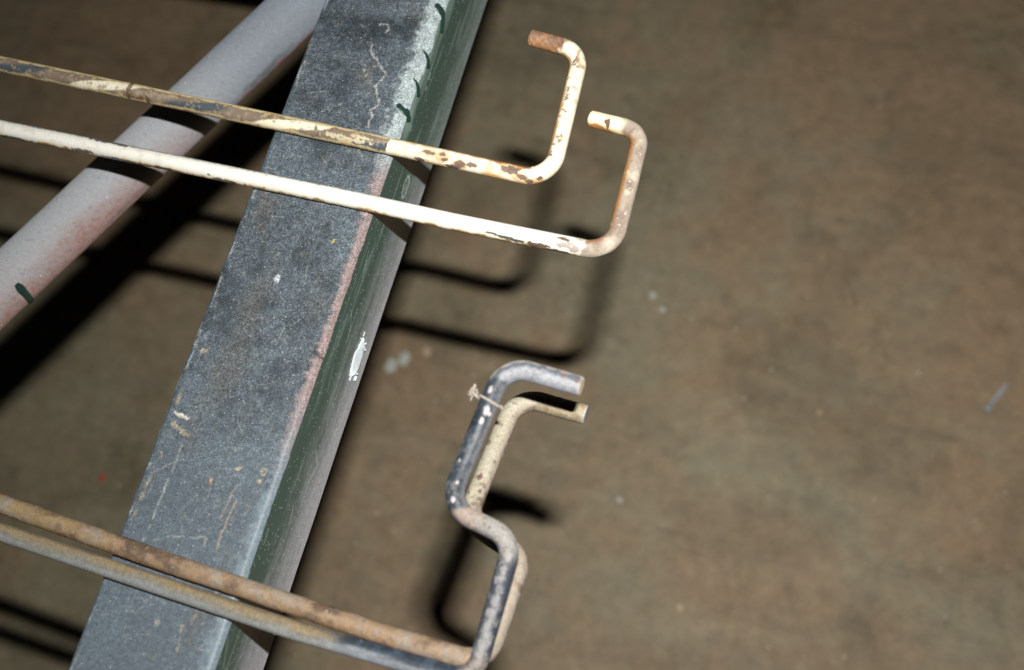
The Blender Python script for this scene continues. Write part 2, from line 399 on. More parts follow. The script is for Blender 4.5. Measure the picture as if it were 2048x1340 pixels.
    for pts, wd, k in (([(129.5, -25.6), (125.7, -32.7), (118.4, -29.3), (109, -30)], .6, .7), ([(93, -6.7), (87.6, -6.8)], .5, .8), ([(106.7, -22.1), (100.8, -24.4)], .6, .6),
                       ([(54.1, -3.3), (43.9, -8.7)], .5, .6), ([(182, -14), (176, -19), (172, -20)], .45, .6), ([(206, -10), (198, -12)], .5, .55), ([(160, -14), (150, -17)], .5, .4),
                       ([(286.9, -10.7), (284.5, -10.9)], .9, .9), ([(281.5, -11.4), (280.2, -11.5)], .8, .9), ([(318.3, -31), (313, -31.5)], .6, .5), ([(262, -9.5), (259.6, -9.8)], .6, .8), ([(252, -6), (249, -7)], .6, .7)):
        d = segdist(y+wig*.8, z+wig*.6, pts); gcol = mixc(gcol, lin(150, 162, 158), sst(wd, wd*.35, d)*k*.6)
    d = np.hypot((y-243.3)/5.2, (zz-25.9)/3.0) + (n_f-.5)*.5
    gcol = mixc(gcol, lin(150, 166, 160), (sst(1.15, .95, d)*sst(.62, .85, d)*.75 + sst(.7, .3, d)*.35)*sst(.35, .55, n_f+.1))
    grough = 0.26 + gm*0.30
    ledge = 2.3 + (n_e-.5)*1.1 + sst(246, 262, y)*1.2*sst(.5, .65, n_e)  # how far the grey lip hangs over the edge
    is_side = (x > -1.2) & (sst(-.25, .25, zz-ledge) > .5)
    is_side |= (x > -0.5) & (zz > 4.2)
    col[is_side] = gcol[is_side]; rough[is_side] = grough[is_side]; grit[is_side] = 0.12 + 0.35*gm[is_side]
    other = np.tile(pr[:, 2] % 3 == 0, nu)
    col[other] = lin(60, 72, 78)*.8
    # --- relief: waves on the top, a lip of thick paint along the edge, a notch
    disp = (n_l-.5)*0.0007 + (n_m-.5)*0.00035 + (n_f-.5)*0.00014
    lip = (~is_side)*sst(4, 1.0, -x)*0.00022*(x > -5)
    notch = sst(.9, .2, segdist(x+wig*.5, y+wig*.5, [(-3.8, 158.4), (-1.4, 157.6), (.4, 156.4)]))
    col = mixc(col, lin(58, 56, 58)*.7, notch*.75*(x > -6)*(~is_side))
    dz = (disp*top + lip*top - notch*0.00055*top)
    dx = np.where(is_side, ((n_l-.5)*0.0005 + (n_s-.5)*0.00010)*sst(14, 24, np.abs(y-171)), lip*.8 + (n_e-.5)*0.0003*sst(3, .5, -x))
    Q2 = Q.copy(); Q2[:, 2] += dz*(x > -49.9) + 0; Q2[:, 0] += dx*(x > -3) + ((n_l-.5)*0.0006+(n_m-.5)*0.0003)*(x < -48.5)
    Q2[:, 2] += H
    me = grid_mesh('rail', Q2.reshape(nu, nv, 3), col, rough, closed_v=True, caps=True)
    ga = me.attributes.new('grit', 'FLOAT', 'POINT'); ga.data.foreach_set('value', grit.astype(np.float32))
    me.materials.append(M_rail)
    return link(bpy.data.objects.new('rail', me), stand)
rail = build_rail()

def paint_drip(path, widths, thick, normal, mat, parent, seed):
    """A thick run of enamel: a rounded ridge following path (metres) on a surface."""
    n = Vector(normal).normalized(); pts = [Vector(p) for p in path]; bm = bmesh.new(); rows = []
    rnd = random.Random(seed)
    for i, p in enumerate(pts):
        t = (pts[min(i+1, len(pts)-1)]-pts[max(i-1, 0)]).normalized(); s = t.cross(n).normalized(); row = []
        wd = widths[i]*rnd.uniform(.9, 1.1)
        for k in range(9):
            a = math.pi*k/8; row.append(bm.verts.new(p + s*wd*math.cos(a) + n*(thick*math.sin(a)-0.0001)))
        rows.append(row)
    for a, b in zip(rows[:-1], rows[1:]):
        for k in range(8): bm.faces.new((a[k], a[k+1], b[k+1], b[k]))
    bm.faces.new(rows[0]); bm.faces.new(rows[-1])
    return bm_obj('paint_drip', bm, mat, parent, True)
def onedge(y, d):
    """Point on the rail's right edge: d<0 on the top face (m from the corner), d>0 down the side."""
    r = 0.0028; x0 = 0.0002; q = r*math.pi/4
    if d < -q: return (-r+(d+q), y, H+0.0001)
    if d > q: return (x0, y, H-r-(d-q))
    a = math.pi/4 - d/r
    return (-r+(r+0.0001)*math.cos(a), y, H-r+(r+0.0001)*math.sin(a))
def edge_drip(y0, d0, y1, d1, w0, w1, seed, th=0.0005):
    N = 12; path = []; ws = []
    for i in range(N+1):
        f = i/N; path.append(onedge(y0+(y1-y0)*f, d0+(d1-d0)*f)); ws.append(w0+(w1-w0)*f if f > .12 else w0*(.45+f*4.5))
    n = (0.75, 0, 0.65); return paint_drip(path, ws, th, n, M_green, rail, seed)
edge_drip(0.2650, -0.0036, 0.2600, 0.0038, 0.0020, 0.0016, 1)
edge_drip(0.3130, -0.0022, 0.3040, 0.0060, 0.0021, 0.0013, 2)
edge_drip(0.2905, -0.0014, 0.2860, 0.0050, 0.0006, 0.0016, 3)
edge_drip(0.2772, -0.0014, 0.2725, 0.0050, 0.0006, 0.0016, 4)

def paint_splash():
    """One solid splash with torn, streaky ends; thickened below so its face tilts up and catches more light."""
    rnd = random.Random(4); bm = bmesh.new(); cy, cz = 0.1712, H-0.0352
    def hx(z): return 0.00022+0.0011*min(1, max(0, (cz+0.0050-z)/0.0100))  # added slope turns the splash face towards the flash
    def patch(py, pz, ry, rz, n, rag, lift=0.0):
        ph = [rnd.uniform(0, 6.28) for _ in range(4)]; rings = []
        for q in (1.0, .86, .45):
            ring = []
            for i in range(n):
                a = 6.2832*i/n
                k = 1+rag*(.35*math.sin(3*a+ph[0])+.35*math.sin(5*a+ph[1])) + rag*abs(math.cos(a))**3*(.9*math.sin(17*a+ph[2])+.7*math.sin(29*a+ph[3]))
                yy, zz = py+ry*k*q*math.cos(a), pz+rz*k*q*math.sin(a)
                ring.append(bm.verts.new((-0.0001 if q == 1 else hx(zz)+lift+0.00006*rnd.random(), yy, zz)))
            rings.append(ring)
        for a, b in zip(rings[:-1], rings[1:]):
            for i in range(n): bm.faces.new((a[i], a[(i+1) % n], b[(i+1) % n], b[i]))
        bm.faces.new(rings[-1])
    patch(cy, cz, 0.0068, 0.0035, 110, .24)
    for k in range(16):
        a = rnd.uniform(0, 6.28); q = rnd.uniform(1.05, 1.4)
        patch(cy+0.0078*q*math.cos(a), cz+0.0044*q*math.sin(a), rnd.uniform(.0002, .0010), rnd.uniform(.00010, .00028), 10, .25, -0.0004)
    return bm_obj('paint_splash', bm, M_splat, rail)
paint_splash()

# brace pipe
PA = np.array([-0.1127, 0.2624, H-0.0400]); PD = np.array([0.4513, 0.8924, 0.0]); PD /= np.linalg.norm(PD); PS = np.array([PD[1], -PD[0], 0.0]); PR = 0.0121
def build_pipe():
    ss = np.concatenate([np.linspace(-0.98, -0.17, 40)[:-1], np.arange(-0.17, 0.10, 0.0006), np.linspace(0.10, 0.118, 8)])
    th = np.linspace(0, 2*np.pi, 97)[:-1]
    nu, nv = len(ss), len(th)
    Sg, Tg = np.meshgrid(ss, th, indexing='ij')
    P = PA + Sg[..., None]*PD + PR*(np.cos(Tg)[..., None]*np.array([0, 0, 1]) + np.sin(Tg)[..., None]*PS)
    Q = P.reshape(-1, 3); s = Sg.ravel()*1000; a = np.degrees(Tg.ravel()); a = np.where(a > 180, a-360, a)
    n1 = fbm(Q, 60, 4, 3); n2 = fbm(Q, 300, 4, 8); n3 = fbm(Q, 900, 2, 12)
    col = np.tile(lin(160, 163, 166), (len(Q), 1))
    col = mixc(col, lin(126, 134, 143), sst(-20, 50, s)*.9)
    pk = sst(12, 100, a + (n2-.5)*26 + (n1-.5)*46)*sst(28, -50, s)*1.15
    pk = np.maximum(pk, sst(-70, -130, s)*sst(-30, 60, a+(n1-.5)*60)*.65)
    col = mixc(col, lin(158, 126, 118), pk*(.62+.30*sst(.25, .75, n3)))
    col = mixc(col, lin(144, 84, 76), sst(.45, .75, n3)*pk*.20)
    red = sst(8, 3, np.abs(a-111+(n2-.5)*10))*sst(-5, 25, s)
    col = mixc(col, lin(150, 66, 66), red*.8*sst(.36, .58, n2+.06))
    dk = sst(1, .3, np.hypot((s-40)/26, (a-94)/15)+(n2-.5)*1.1)
    col = mixc(col, lin(92, 92, 94), dk*.7)
    dk = sst(1, .3, np.hypot((s+40)/22, (a-96)/12)+(n2-.5)*1.1)
    col = mixc(col, lin(110, 104, 102), dk*.5)
    col = mixc(col, lin(104, 106, 110), sst(.74, .82, n3)*.5)
    col = mixc(col, lin(200, 204, 206), sst(.74, .84, fbm(Q, 1300, 2, 61))*.2)
    rough = 0.66+(n1-.5)*.2
    Q = Q + ((n1-.5)*0.0003)[:, None]*((Q-PA)-((Q-PA)@PD)[:, None]*PD)/PR
    me = grid_mesh('brace_pipe', Q.reshape(nu, nv, 3), col, rough, closed_v=True, caps=True); me.materials.append(M_pipe)
    return link(bpy.data.objects.new('brace_pipe', me), stand)
pipe = build_pipe()
pth = []; pw = []
for i in range(15):
    f = i/14; s = -0.0975-0.0010*f; a = math.radians(50+75*f)
    rr = PR+0.0002; nrm = np.array([0, 0, 1])*math.cos(a)+PS*math.sin(a)
    pth.append(tuple(PA+PD*s+rr*nrm)); pw.append(0.0017*(0.55 if i == 0 else .85 if i == 1 else 1.05 if i < 5 else .92))
rows = []; bm = bmesh.new(); PDv = Vector(PD)
for i, p in enumerate(pth):
    a = math.radians(50+75*i/14); n = Vector(np.array([0, 0, 1])*math.cos(a)+PS*math.sin(a)); th = 0.0009*(1.0 if i < 5 else .7)
    rows.append([bm.verts.new(Vector(p)+PDv*pw[i]*math.cos(math.pi*k/8)+n*(th*math.sin(math.pi*k/8)-.0003)) for k in range(9)])
for a, b in zip(rows[:-1], rows[1:]):
    for k in range(8): bm.faces.new((a[k], a[k+1], b[k+1], b[k]))
bm.faces.new(rows[0]); bm.faces.new(rows[-1])
bm_obj('paint_drip', bm, M_green, pipe, True)

def tube_box(name, a, b, mat, parent, w=0.05):
    """Square tube with bevelled edges between two points."""
    a = Vector(a); b = Vector(b); d = b-a
    bm = bmesh.new(); bmesh.ops.create_cube(bm, size=1.0)
    bmesh.ops.scale(bm, vec=(w, w, d.length), verts=bm.verts)
    bmesh.ops.bevel(bm, geom=list(bm.edges), offset=0.003, segments=2, affect='EDGES')
    bmesh.ops.transform(bm, matrix=Matrix.Translation((a+b)/2) @ d.to_track_quat('Z', 'X').to_matrix().to_4x4(), verts=bm.verts)
    return bm_obj(name, bm, mat, parent)
tube_box('crossbar', (-0.5518, 0.4005, H-0.0252), (-0.0505, 0.4005, H-0.0252), M_greyst, stand)
tube_box('crossbar', (-0.5518, -0.3900, H-0.0252), (-0.0505, -0.3900, H-0.0252), M_greyst, stand)
tube_box('rail', (-0.5772, -0.42, H-0.0252), (-0.5772, 0.80, H-0.0252), M_greyst, stand)
for x in (-0.5772, -0.025):
    for y in (-0.37, 0.75): tube_box('leg', (x, y, 0.0), (x, y, H-0.0506), M_greyst, stand)

# ------------------------------------------------------------------ the four hooked rods
def smooth_path(pts, R, step, xfar, fine_from):
    """Polyline with rounded corners -> points and a length coordinate u (mm, 0 at the first hook corner)."""
    pts = [np.array(p) for p in pts]
    return pts
def build_rod(name, base, hook, R, rad, paint, mat, label, seed, rfil=None, tc=0.45):
    """base: points along the straight rod up to the first corner; hook: the bend corners after it, last = tip."""
    base = [np.array(p, dtype=float) for p in base]; hook = [np.array(p, dtype=float) for p in hook]
    d0 = base[0]-base[1]; far = base[0] + d0/np.linalg.norm(d0)*(0.63+base[0][0])
    far[2] = H+rad; far[1] = base[0][1]+(base[0][1]-base[-1][1])*1.2
    corners = [base[-1]] + hook[:-1]; alls = [far] + base + hook
    L = np.concatenate([[0], np.cumsum([np.linalg.norm(b-a) for a, b in zip(alls[:-1], alls[1:])])])
    iu0 = len(base); u_pts = (L-L[iu0])                              # length measured from the first corner
    # straight base: gentle spline through base points (they are nearly collinear)
    def at(u):
        u = np.atleast_1d(u); out = np.empty((len(u), 3))
        for k in range(3): out[:, k] = np.interp(u, u_pts, [p[k] for p in alls])
        return out
    us = np.concatenate([np.linspace(u_pts[0], u_pts[1], 40)[:-1], np.arange(u_pts[1], u_pts[-1], 0.00036), [u_pts[-1]]])
    pos = at(us)
    # soften the small direction changes of the base
    K = 61; ker = np.hanning(K+2)[1:-1]; ker /= ker.sum()
    sel = (us > u_pts[1]+0.012) & (us < -0.016)
    for k in range(3):
        sm = np.convolve(pos[:, k], ker, 'same'); pos[sel, k] = sm[sel]
    for ci, uc in zip(range(len(corners)), [u_pts[iu0+i] for i in range(len(corners))]):
        c = alls[iu0+ci]; a = alls[iu0+ci-1]; b = alls[iu0+ci+1]
        da = (a-c)/np.linalg.norm(a-c); db = (b-c)/np.linalg.norm(b-c)
        ang = math.acos(np.clip(da@db, -1, 1)); Rc = R[ci] if isinstance(R, (list, tuple)) else R
        t = min(Rc/math.tan(ang/2), .49*np.linalg.norm(b-c), .49*np.linalg.norm(a-c) if ci else 9); Rr = t*math.tan(ang/2)
        bis = (da+db)/np.linalg.norm(da+db); cen = c + bis*Rr/math.sin(ang/2)
        m = np.abs(us-uc) < t; f = (us[m]-(uc-t))/(2*t)
        p0 = c+da*t-cen; p1 = c+db*t-cen; om = math.pi-ang
        pos[m] = cen + (np.sin((1-f)*om)/math.sin(om))[:, None]*p0 + (np.sin(f*om)/math.sin(om))[:, None]*p1
    # bevel the cut end
    tang = np.gradient(pos, axis=0); tang /= np.linalg.norm(tang, axis=1)[:, None]
    up = np.array([0, 0, 1.0]); ups = np.empty_like(pos)
    for i, tt in enumerate(tang):
        up = up - tt*(up@tt); up /= np.linalg.norm(up); ups[i] = up
    sides = np.cross(tang, ups)
    nv = 48; th = np.linspace(0, 2*np.pi, nv+1)[:-1]
    u = np.repeat(us*1000, nv); T = np.tile(th, len(us))
    nrm = (np.cos(th)[None, :, None]*ups[:, None, :] + np.sin(th)[None, :, None]*sides[:, None, :]).reshape(-1, 3)
    cen = np.repeat(pos, nv, axis=0)
    toC = np.array(cam.matrix_world.translation) - cen; toC /= np.linalg.norm(toC, axis=1)[:, None]
    tg = np.repeat(tang, nv, axis=0); sd = np.cross(tg, toC); sd /= np.linalg.norm(sd, axis=1)[:, None]
    v = (nrm*sd).sum(1)*1.0; facing = (nrm*toC).sum(1)                # v: -1..1 across the rod as seen from above
    P = cen + rad*nrm
    col, rough, dsp = paint(u, v, facing, P)
    P = P + nrm*dsp[:, None]
    endu = us[-1]*1000
    e = sst(endu-0.5, endu, u)[:, None]*0.00045; P = P - nrm*e
    me = grid_mesh(name, P.reshape(len(us), nv, 3), col, rough, closed_v=True, caps=True); me.materials.append(mat)
    o = link(bpy.data.objects.new(name, me)); tag(o, label, 'metal rod', 'hooked rods resting on the rail')
    return o, pos, us

def chips(u, v, P, items, amp=0.55, sc=700, seed=3):
    n = fbm(P, sc, 3, seed)-.5; n2 = fbm(P, sc*.35, 3, seed+5)-.5; m = np.zeros(len(u))
    for (cu, cv, hu, hv) in items:
        d = np.hypot((u-cu)/hu, (v-cv)/hv) + (n*1.3+n2)*amp*1.6
        m = np.maximum(m, sst(1.06, .92, d))
    return m

IV = lin(234, 226, 200); IVY = lin(230, 210, 160); PRIM = lin(124, 108, 92); RUST = lin(140, 84, 44); DRUST = lin(96, 62, 40); BLUE = lin(72, 82, 88)

def paint_A(u, v, fc, P):
    n1 = fbm(P, 120, 4, 1)-.5; n2 = fbm(P, 420, 4, 2)-.5; n3 = fbm(P, 1100, 3, 3)-.5; n4 = fbm(P, 40, 3, 4)-.5
    uc = u + 63.7; N = len(u)                                         # uc: mm east of the rail's right edge (corner at 63.7)
    ivory = np.tile(IV, (N, 1)); ivory = mixc(ivory, IVY, sst(.2, .5, n1+n2*.6+.2*np.abs(v))*.55)
    # wrapped, peeling stretch west of the straight cut at uc = -0.6
    ph = ((uc+123 + 13*v + n1*7)/82.0) % 1.0; ph = np.where(ph > .5, ph-1, ph)      # 0 = middle of an ivory lozenge
    wr = np.tile(PRIM, (N, 1)); wr = mixc(wr, lin(146, 130, 112), sst(-.05, .25, n2+n4)*.6); wr = mixc(wr, DRUST, sst(.16, .3, n1+n3*.4)*.6)
    ivm = sst(.125, .105, np.abs(ph)+n3*.02+.07*np.abs(v+.05)**2)
    wr = mixc(wr, ivory, ivm)
    ph2 = ((uc+162 + 14*v + n1*4)/82.0) % 1.0; ph2 = np.where(ph2 > .5, ph2-1, ph2)
    bl = sst(.15, .09, np.abs(ph2)+.12*np.abs(v-.15)**1.5 + n2*.03)
    wr = mixc(wr, BLUE, bl)
    crm = lin(214, 196, 146)
    wr = mixc(wr, crm, sst(-.72, -.80, v+n2*.35+n1*.35)); wr = mixc(wr, crm, sst(.62, .74, v+n2*.5+n1*.5)*.9)
    wr = mixc(wr, RUST, sst(.72, .9, v+n2*.8)*sst(.0, .2, n1)*.8)
    wr = mixc(wr, lin(214, 204, 170), chips(u, v, P, [(-18-63.7, .15, 9, .28), (-12-63.7, -.3, 5, .2)], .8)*.75)
    wr = mixc(wr, DRUST, chips(u, v, P, [(-111.5-63.7, .0, .9, 1.0), (-30.5-63.7, -.2, 1.1, .3), (-103-63.7, .5, .9, .6), (-107-63.7, .55, 3.2, .22)], .9)*.8)
    wr = mixc(wr, lin(170, 154, 126), sst(.10, .22, n3+n2*.5)*(1-ivm)*.55); wr = mixc(wr, lin(78, 64, 54), sst(.14, .26, -n3+n2*.6)*.6)
    wr = mixc(wr, lin(196, 174, 120), sst(.15, .30, n2+n1*.5)*sst(.2, .6, np.abs(v))*.7)
    cut = sst(-.15, .15, uc+.6+v*.5+n3*.3)
    # ivory stretch, bend and arm
    iv = ivory.copy(); iv = mixc(iv, lin(206, 188, 150), sst(.05, .30, n1+n2*.7)*.55); iv = mixc(iv, lin(168, 150, 122), sst(.14, .28, n3+n2*.6+n1*.4)*.5)
    iv = mixc(iv, lin(196, 150, 82), sst(-.78, -.98, v+n2*.4)*.8*(u < -8)); iv = mixc(iv, RUST, sst(-.80, -.95, v+n2*.6+sst(-30, -12, u)*-.12)*sst(-45, -14, u)*(u < -6)*.9)
    iv = mixc(iv, lin(206, 150, 66), sst(.66, .95, v+n1*.9+n2*.5)*.7*(u < -2))
    ch = chips(u, v, P, [(16-63.7, -.25, 2.5, .30), (21.9-63.7, -.35, 1.6, .24), (23-63.7, .2, 1.9, .28), (28.7-63.7, .25, 2.3, .40), (33.3-63.7, .15, 2.0, .28),
                         (49-63.7, -.35, 3.8, .42), (53.5-63.7, .3, 2.1, .34), (56.5-63.7, .7, 1.4, .25), (60.5-63.7, .55, 1.6, .2), (13-63.7, .85, 2.0, .22), (26-63.7, .8, 3, .2)])
    halo = chips(u, v, P, [(16-63.7, -.25, 3.1, .42), (28.7-63.7, .3, 3.4, .55), (49-63.7, -.35, 4.8, .56), (53.5-63.7, .35, 3.3, .5), (58-63.7, .65, 3.6, .35), (22-63.7, -.1, 3.2, .6)], .6)
    iv = mixc(iv, lin(206, 156, 84), halo*.65); iv = mixc(iv, lin(122, 100, 86), ch); iv = mixc(iv, lin(84, 70, 66), ch*sst(.0, .2, n3)*.6)
    arm = sst(3, 9, u)
    iv = mixc(iv, lin(66, 56, 48), arm*sst(.06, .20, n2+n3*.8+n1*.3)*sst(.6, -.3, v)*.75*sst(60, 50, u))
    iv = mixc(iv, lin(170, 118, 62), arm*sst(-.55, -.9, v+n1*.8+n2*.5)*.85)
    iv = mixc(iv, lin(150, 96, 52), sst(36, 52, u)*sst(.15, .42, n1+n2+sst(50, 62, u)*.22)*.75)
    tip = sst(60.5, 63, u+n2*6+v*1.2)
    tc_ = np.tile(lin(126, 96, 78), (N, 1)); tc_ = mixc(tc_, lin(158, 110, 66), sst(.15, -.35, v+n1*1.2)*.6); tc_ = mixc(tc_, lin(92, 60, 48), sst(.05, .3, n2+n3)*.6); tc_ = mixc(tc_, lin(190, 142, 92), sst(.18, .32, n3+n1)*.5)
    iv = iv*(1-tip)[:, None]+tc_*tip[:, None]
    col = wr*(1-cut)[:, None]+iv*cut[:, None]
    rust = np.clip(ch+tip, 0, 1)
    rough = .30+.45*np.clip(rust+(1-cut)*(1-ivm)*.9, 0, 1)+n2*.1
    dsp = -ch*.00022 + tip*(n2*.0005+n3*.0003) + (1-cut)*(ivm*.00010+n2*.00006)
    return col, rough, dsp

def paint_B(u, v, fc, P):
    n1 = fbm(P, 120, 4, 11)-.5; n2 = fbm(P, 420, 4, 12)-.5; n3 = fbm(P, 1100, 3, 13)-.5; N = len(u); uc = u+93.3
    col = np.tile(lin(238, 236, 226), (N, 1)); col = mixc(col, lin(204, 196, 176), sst(.06, .30, n2*.8+n1*.8)*.5); col = mixc(col, lin(238, 228, 196), sst(.35, .9, v+n1)*.5)
    west = sst(30, -20, uc)
    col = mixc(col, lin(84, 92, 102), sst(-.82, -.98, v+n2*.22+n3*.25)*west*.6)
    col = mixc(col, lin(206, 168, 92), sst(.70, .92, v+n2*.7+n1*.4)*.8)
    col = mixc(col, lin(120, 90, 60), sst(.86, 1.0, v+n2*.8+n1*.5)*.8)
    col = mixc(col, lin(70, 72, 72), chips(u, v, P, [(-120-93.3, .72, 5, .22), (-104-93.3, .9, 9, .12), (-86-93.3, .85, 5, .14), (-152-93.3, .9, 7, .16), (-66-93.3, .55, .8, .12), (-60-93.3, .8, 5, .12), (-110-93.3, -.9, 8, .14)], .8)*.85)
    strip = chips(u, v, P, [(49-93.3, .42, 3.2, .10), (54-93.3, .56, 4.2, .17), (58-93.3, .68, 3.6, .19)], .5, 900)
    col = mixc(col, lin(86, 84, 74), strip); col = mixc(col, lin(150, 140, 116), strip*sst(.1, .25, n3)*.7)
    ch = chips(u, v, P, [(66.6-93.3, .68, 4.4, .24), (64.5-93.3, .66, 2, .2), (75-93.3, -.6, 2.4, .20), (73.5-93.3, .9, 7, .13)], .5)
    col = mixc(col, lin(104, 84, 68), ch)
    ch2 = chips(u, v, P, [(75.5-93.3, .12, 2.8, .32), (80-93.3, .35, 2.1, .42), (78-93.3, -.1, 1.6, .2)], .6)
    col = mixc(col, lin(150, 136, 126), ch2*.9)
    bend = sst(-14, -8.5, u+n2*8+n1*4)
    b = np.tile(lin(160, 147, 132), (N, 1)); b = mixc(b, lin(122, 104, 90), sst(-.05, .2, n1+n2*.6)*.75); b = mixc(b, lin(206, 192, 170), sst(.02, .2, -n1+n2*.6)*.7)
    b = mixc(b, lin(156, 108, 56), sst(-.30, -.85, v+n1*.7+n2*.5)*sst(2, 12, u)*.9)
    b = mixc(b, lin(150, 92, 52), sst(-12, -8, u)*sst(4, -2, u)*sst(-.3, -.9, v+n1*.7)*.8)
    b = mixc(b, lin(86, 72, 60), sst(.16, .28, n2+n3*.7)*sst(.6, -.2, np.abs(v+.1))*.7)
    b = mixc(b, lin(226, 214, 196), sst(.22, .32, n3+n2*.5)*.6)
    b = mixc(b, lin(180, 168, 152), sst(.2, .8, v)*.55)
    col = col*(1-bend)[:, None]+b*bend[:, None]
    tip = sst(58, 62, u+n2*5)
    t_ = np.tile(lin(240, 226, 192), (N, 1)); t_ = mixc(t_, lin(118, 74, 48), sst(-.30, -.62, v+n1*.6+n2*.5)*sst(62, 66, u)*.95); t_ = mixc(t_, lin(196, 146, 72), sst(-.1, -.5, v+n1*.7)*.4)
    t_ = mixc(t_, lin(112, 86, 74), chips(u, v, P, [(67.2, .15, 1.2, .34), (66.6, -.35, .5, .4)], .6))
    col = col*(1-tip)[:, None]+t_*tip[:, None]
    endf = sst(u.max()-.35, u.max(), u); col = mixc(col, lin(120, 76, 56), endf*.6)
    rg = np.clip(bend*(1-tip)+ch+strip, 0, 1)
    rough = .28+.38*rg+n2*.1
    dsp = -(ch+strip+ch2*.6).clip(0, 1)*.00011 + bend*(n2*.00022+n3*.00012) + n1*.00003 + sst(.8, .98, v)*sst(.16, .28, n2)*.00016*(u < -8)
    return col, rough, dsp

def paint_C(u, v, fc, P):
    n1 = fbm(P, 110, 4, 21)-.5; n2 = fbm(P, 400, 4, 22)-.5; n3 = fbm(P, 1200, 3, 23)-.5; N = len(u); uc = u+86.7
    ns = fbm(P*np.array([.25, 1, 1]), 420, 4, 24)-.5
    # straight part: olive brown worn steel, bluish towards the hook
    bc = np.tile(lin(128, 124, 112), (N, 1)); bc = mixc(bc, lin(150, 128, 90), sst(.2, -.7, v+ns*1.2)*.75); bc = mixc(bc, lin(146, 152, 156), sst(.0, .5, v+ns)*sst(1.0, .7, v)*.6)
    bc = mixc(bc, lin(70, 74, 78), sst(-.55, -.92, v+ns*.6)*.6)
    bl = sst(28, 50, uc+n1*20)
    d = np.tile(lin(62, 74, 88), (N, 1)); d = mixc(d, lin(36, 43, 52), sst(.02, .2, n1+n2*.5)*.75); d = mixc(d, lin(150, 158, 168), sst(.04, .24, -n1+n2*.7)*.65)
    bc = bc*(1-bl)[:, None]+mixc(d, lin(168, 172, 176), sst(-.1, .4, v+ns)*.55)*bl[:, None]
    # lower arm: worn, with a highlight painted down the middle and flanks darkened
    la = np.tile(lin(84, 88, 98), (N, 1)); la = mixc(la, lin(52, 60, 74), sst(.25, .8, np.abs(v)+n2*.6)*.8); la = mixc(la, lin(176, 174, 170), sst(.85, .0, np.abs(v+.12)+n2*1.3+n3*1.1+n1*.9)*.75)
    la = mixc(la, lin(176, 152, 128), sst(-6, 2, u)*sst(12, 4, u)*.35)
    k1 = sst(-7, 0, u+n2*4); col = bc*(1-k1)[:, None]+la*k1[:, None]
    # kink: pale pinkish tan
    kk = sst(38, 46, u+n2*5)*sst(70, 67, u+n2*2.5+v*1.5)
    kc = np.tile(lin(164, 160, 154), (N, 1)); kc = mixc(kc, lin(174, 150, 132), sst(56, 66, u+n1*12)*.75); kc = mixc(kc, lin(84, 86, 94), sst(-.5, -.95, v+n2*.6)*.8); kc = mixc(kc, lin(110, 92, 84), sst(.14, .3, n2+n3*.6)*.6)
    col = col*(1-kk)[:, None]+kc*kk[:, None]
    # upper arm: blue black with pale right flank, painted centre highlight and white chips
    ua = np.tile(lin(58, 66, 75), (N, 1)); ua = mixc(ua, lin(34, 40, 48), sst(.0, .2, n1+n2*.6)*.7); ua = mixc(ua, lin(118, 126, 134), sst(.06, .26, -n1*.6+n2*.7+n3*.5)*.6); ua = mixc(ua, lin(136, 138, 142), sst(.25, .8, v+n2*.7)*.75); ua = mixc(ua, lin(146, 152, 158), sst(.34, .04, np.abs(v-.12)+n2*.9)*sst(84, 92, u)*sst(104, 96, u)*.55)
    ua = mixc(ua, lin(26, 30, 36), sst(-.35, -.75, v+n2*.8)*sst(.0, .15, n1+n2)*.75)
    ua = mixc(ua, lin(176, 150, 128), sst(.2, .3, n3+n2*.6)*.45)
    ua = mixc(ua, lin(206, 200, 198), chips(u, v, P, [(105.5, .02, 1.6, .26), (101.5, -.02, 1.1, .22), (104.5, .45, .6, .14), (112.0, -.42, 1.5, .18), (73, -.30, 1.0, .2), (80, .1, .8, .14), (87, -.6, .6, .12)], .35))
    k2 = sst(67, 70, u+n2*2.5+v*1.5); col = col*(1-k2)[:, None]+ua*k2[:, None]
    # top bend and tip: bright worn metal, dark along the back
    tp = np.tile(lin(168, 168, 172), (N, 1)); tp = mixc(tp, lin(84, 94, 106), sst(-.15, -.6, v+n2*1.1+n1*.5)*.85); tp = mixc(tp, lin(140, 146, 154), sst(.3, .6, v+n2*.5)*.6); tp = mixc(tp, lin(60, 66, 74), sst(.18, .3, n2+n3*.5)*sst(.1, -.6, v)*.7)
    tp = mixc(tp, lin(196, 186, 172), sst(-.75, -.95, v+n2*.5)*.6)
    tp = mixc(tp, lin(140, 96, 76), chips(u, v, P, [(u.max()-6, -.6, .9, .16), (u.max()-1.4, -.35, .6, .2)], .5))
    k3 = sst(114, 119, u+n2*8+n1*6-v*2); col = col*(1-k3)[:, None]+tp*k3[:, None]
    col = mixc(col, lin(214, 196, 164), sst(u.max()-.6, u.max()-.1, u)*.7)
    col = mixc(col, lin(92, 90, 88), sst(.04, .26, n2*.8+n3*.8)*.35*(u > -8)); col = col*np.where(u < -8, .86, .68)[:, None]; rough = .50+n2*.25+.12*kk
    return col, np.clip(rough, .2, .8), n2*.00014+n1*.0001

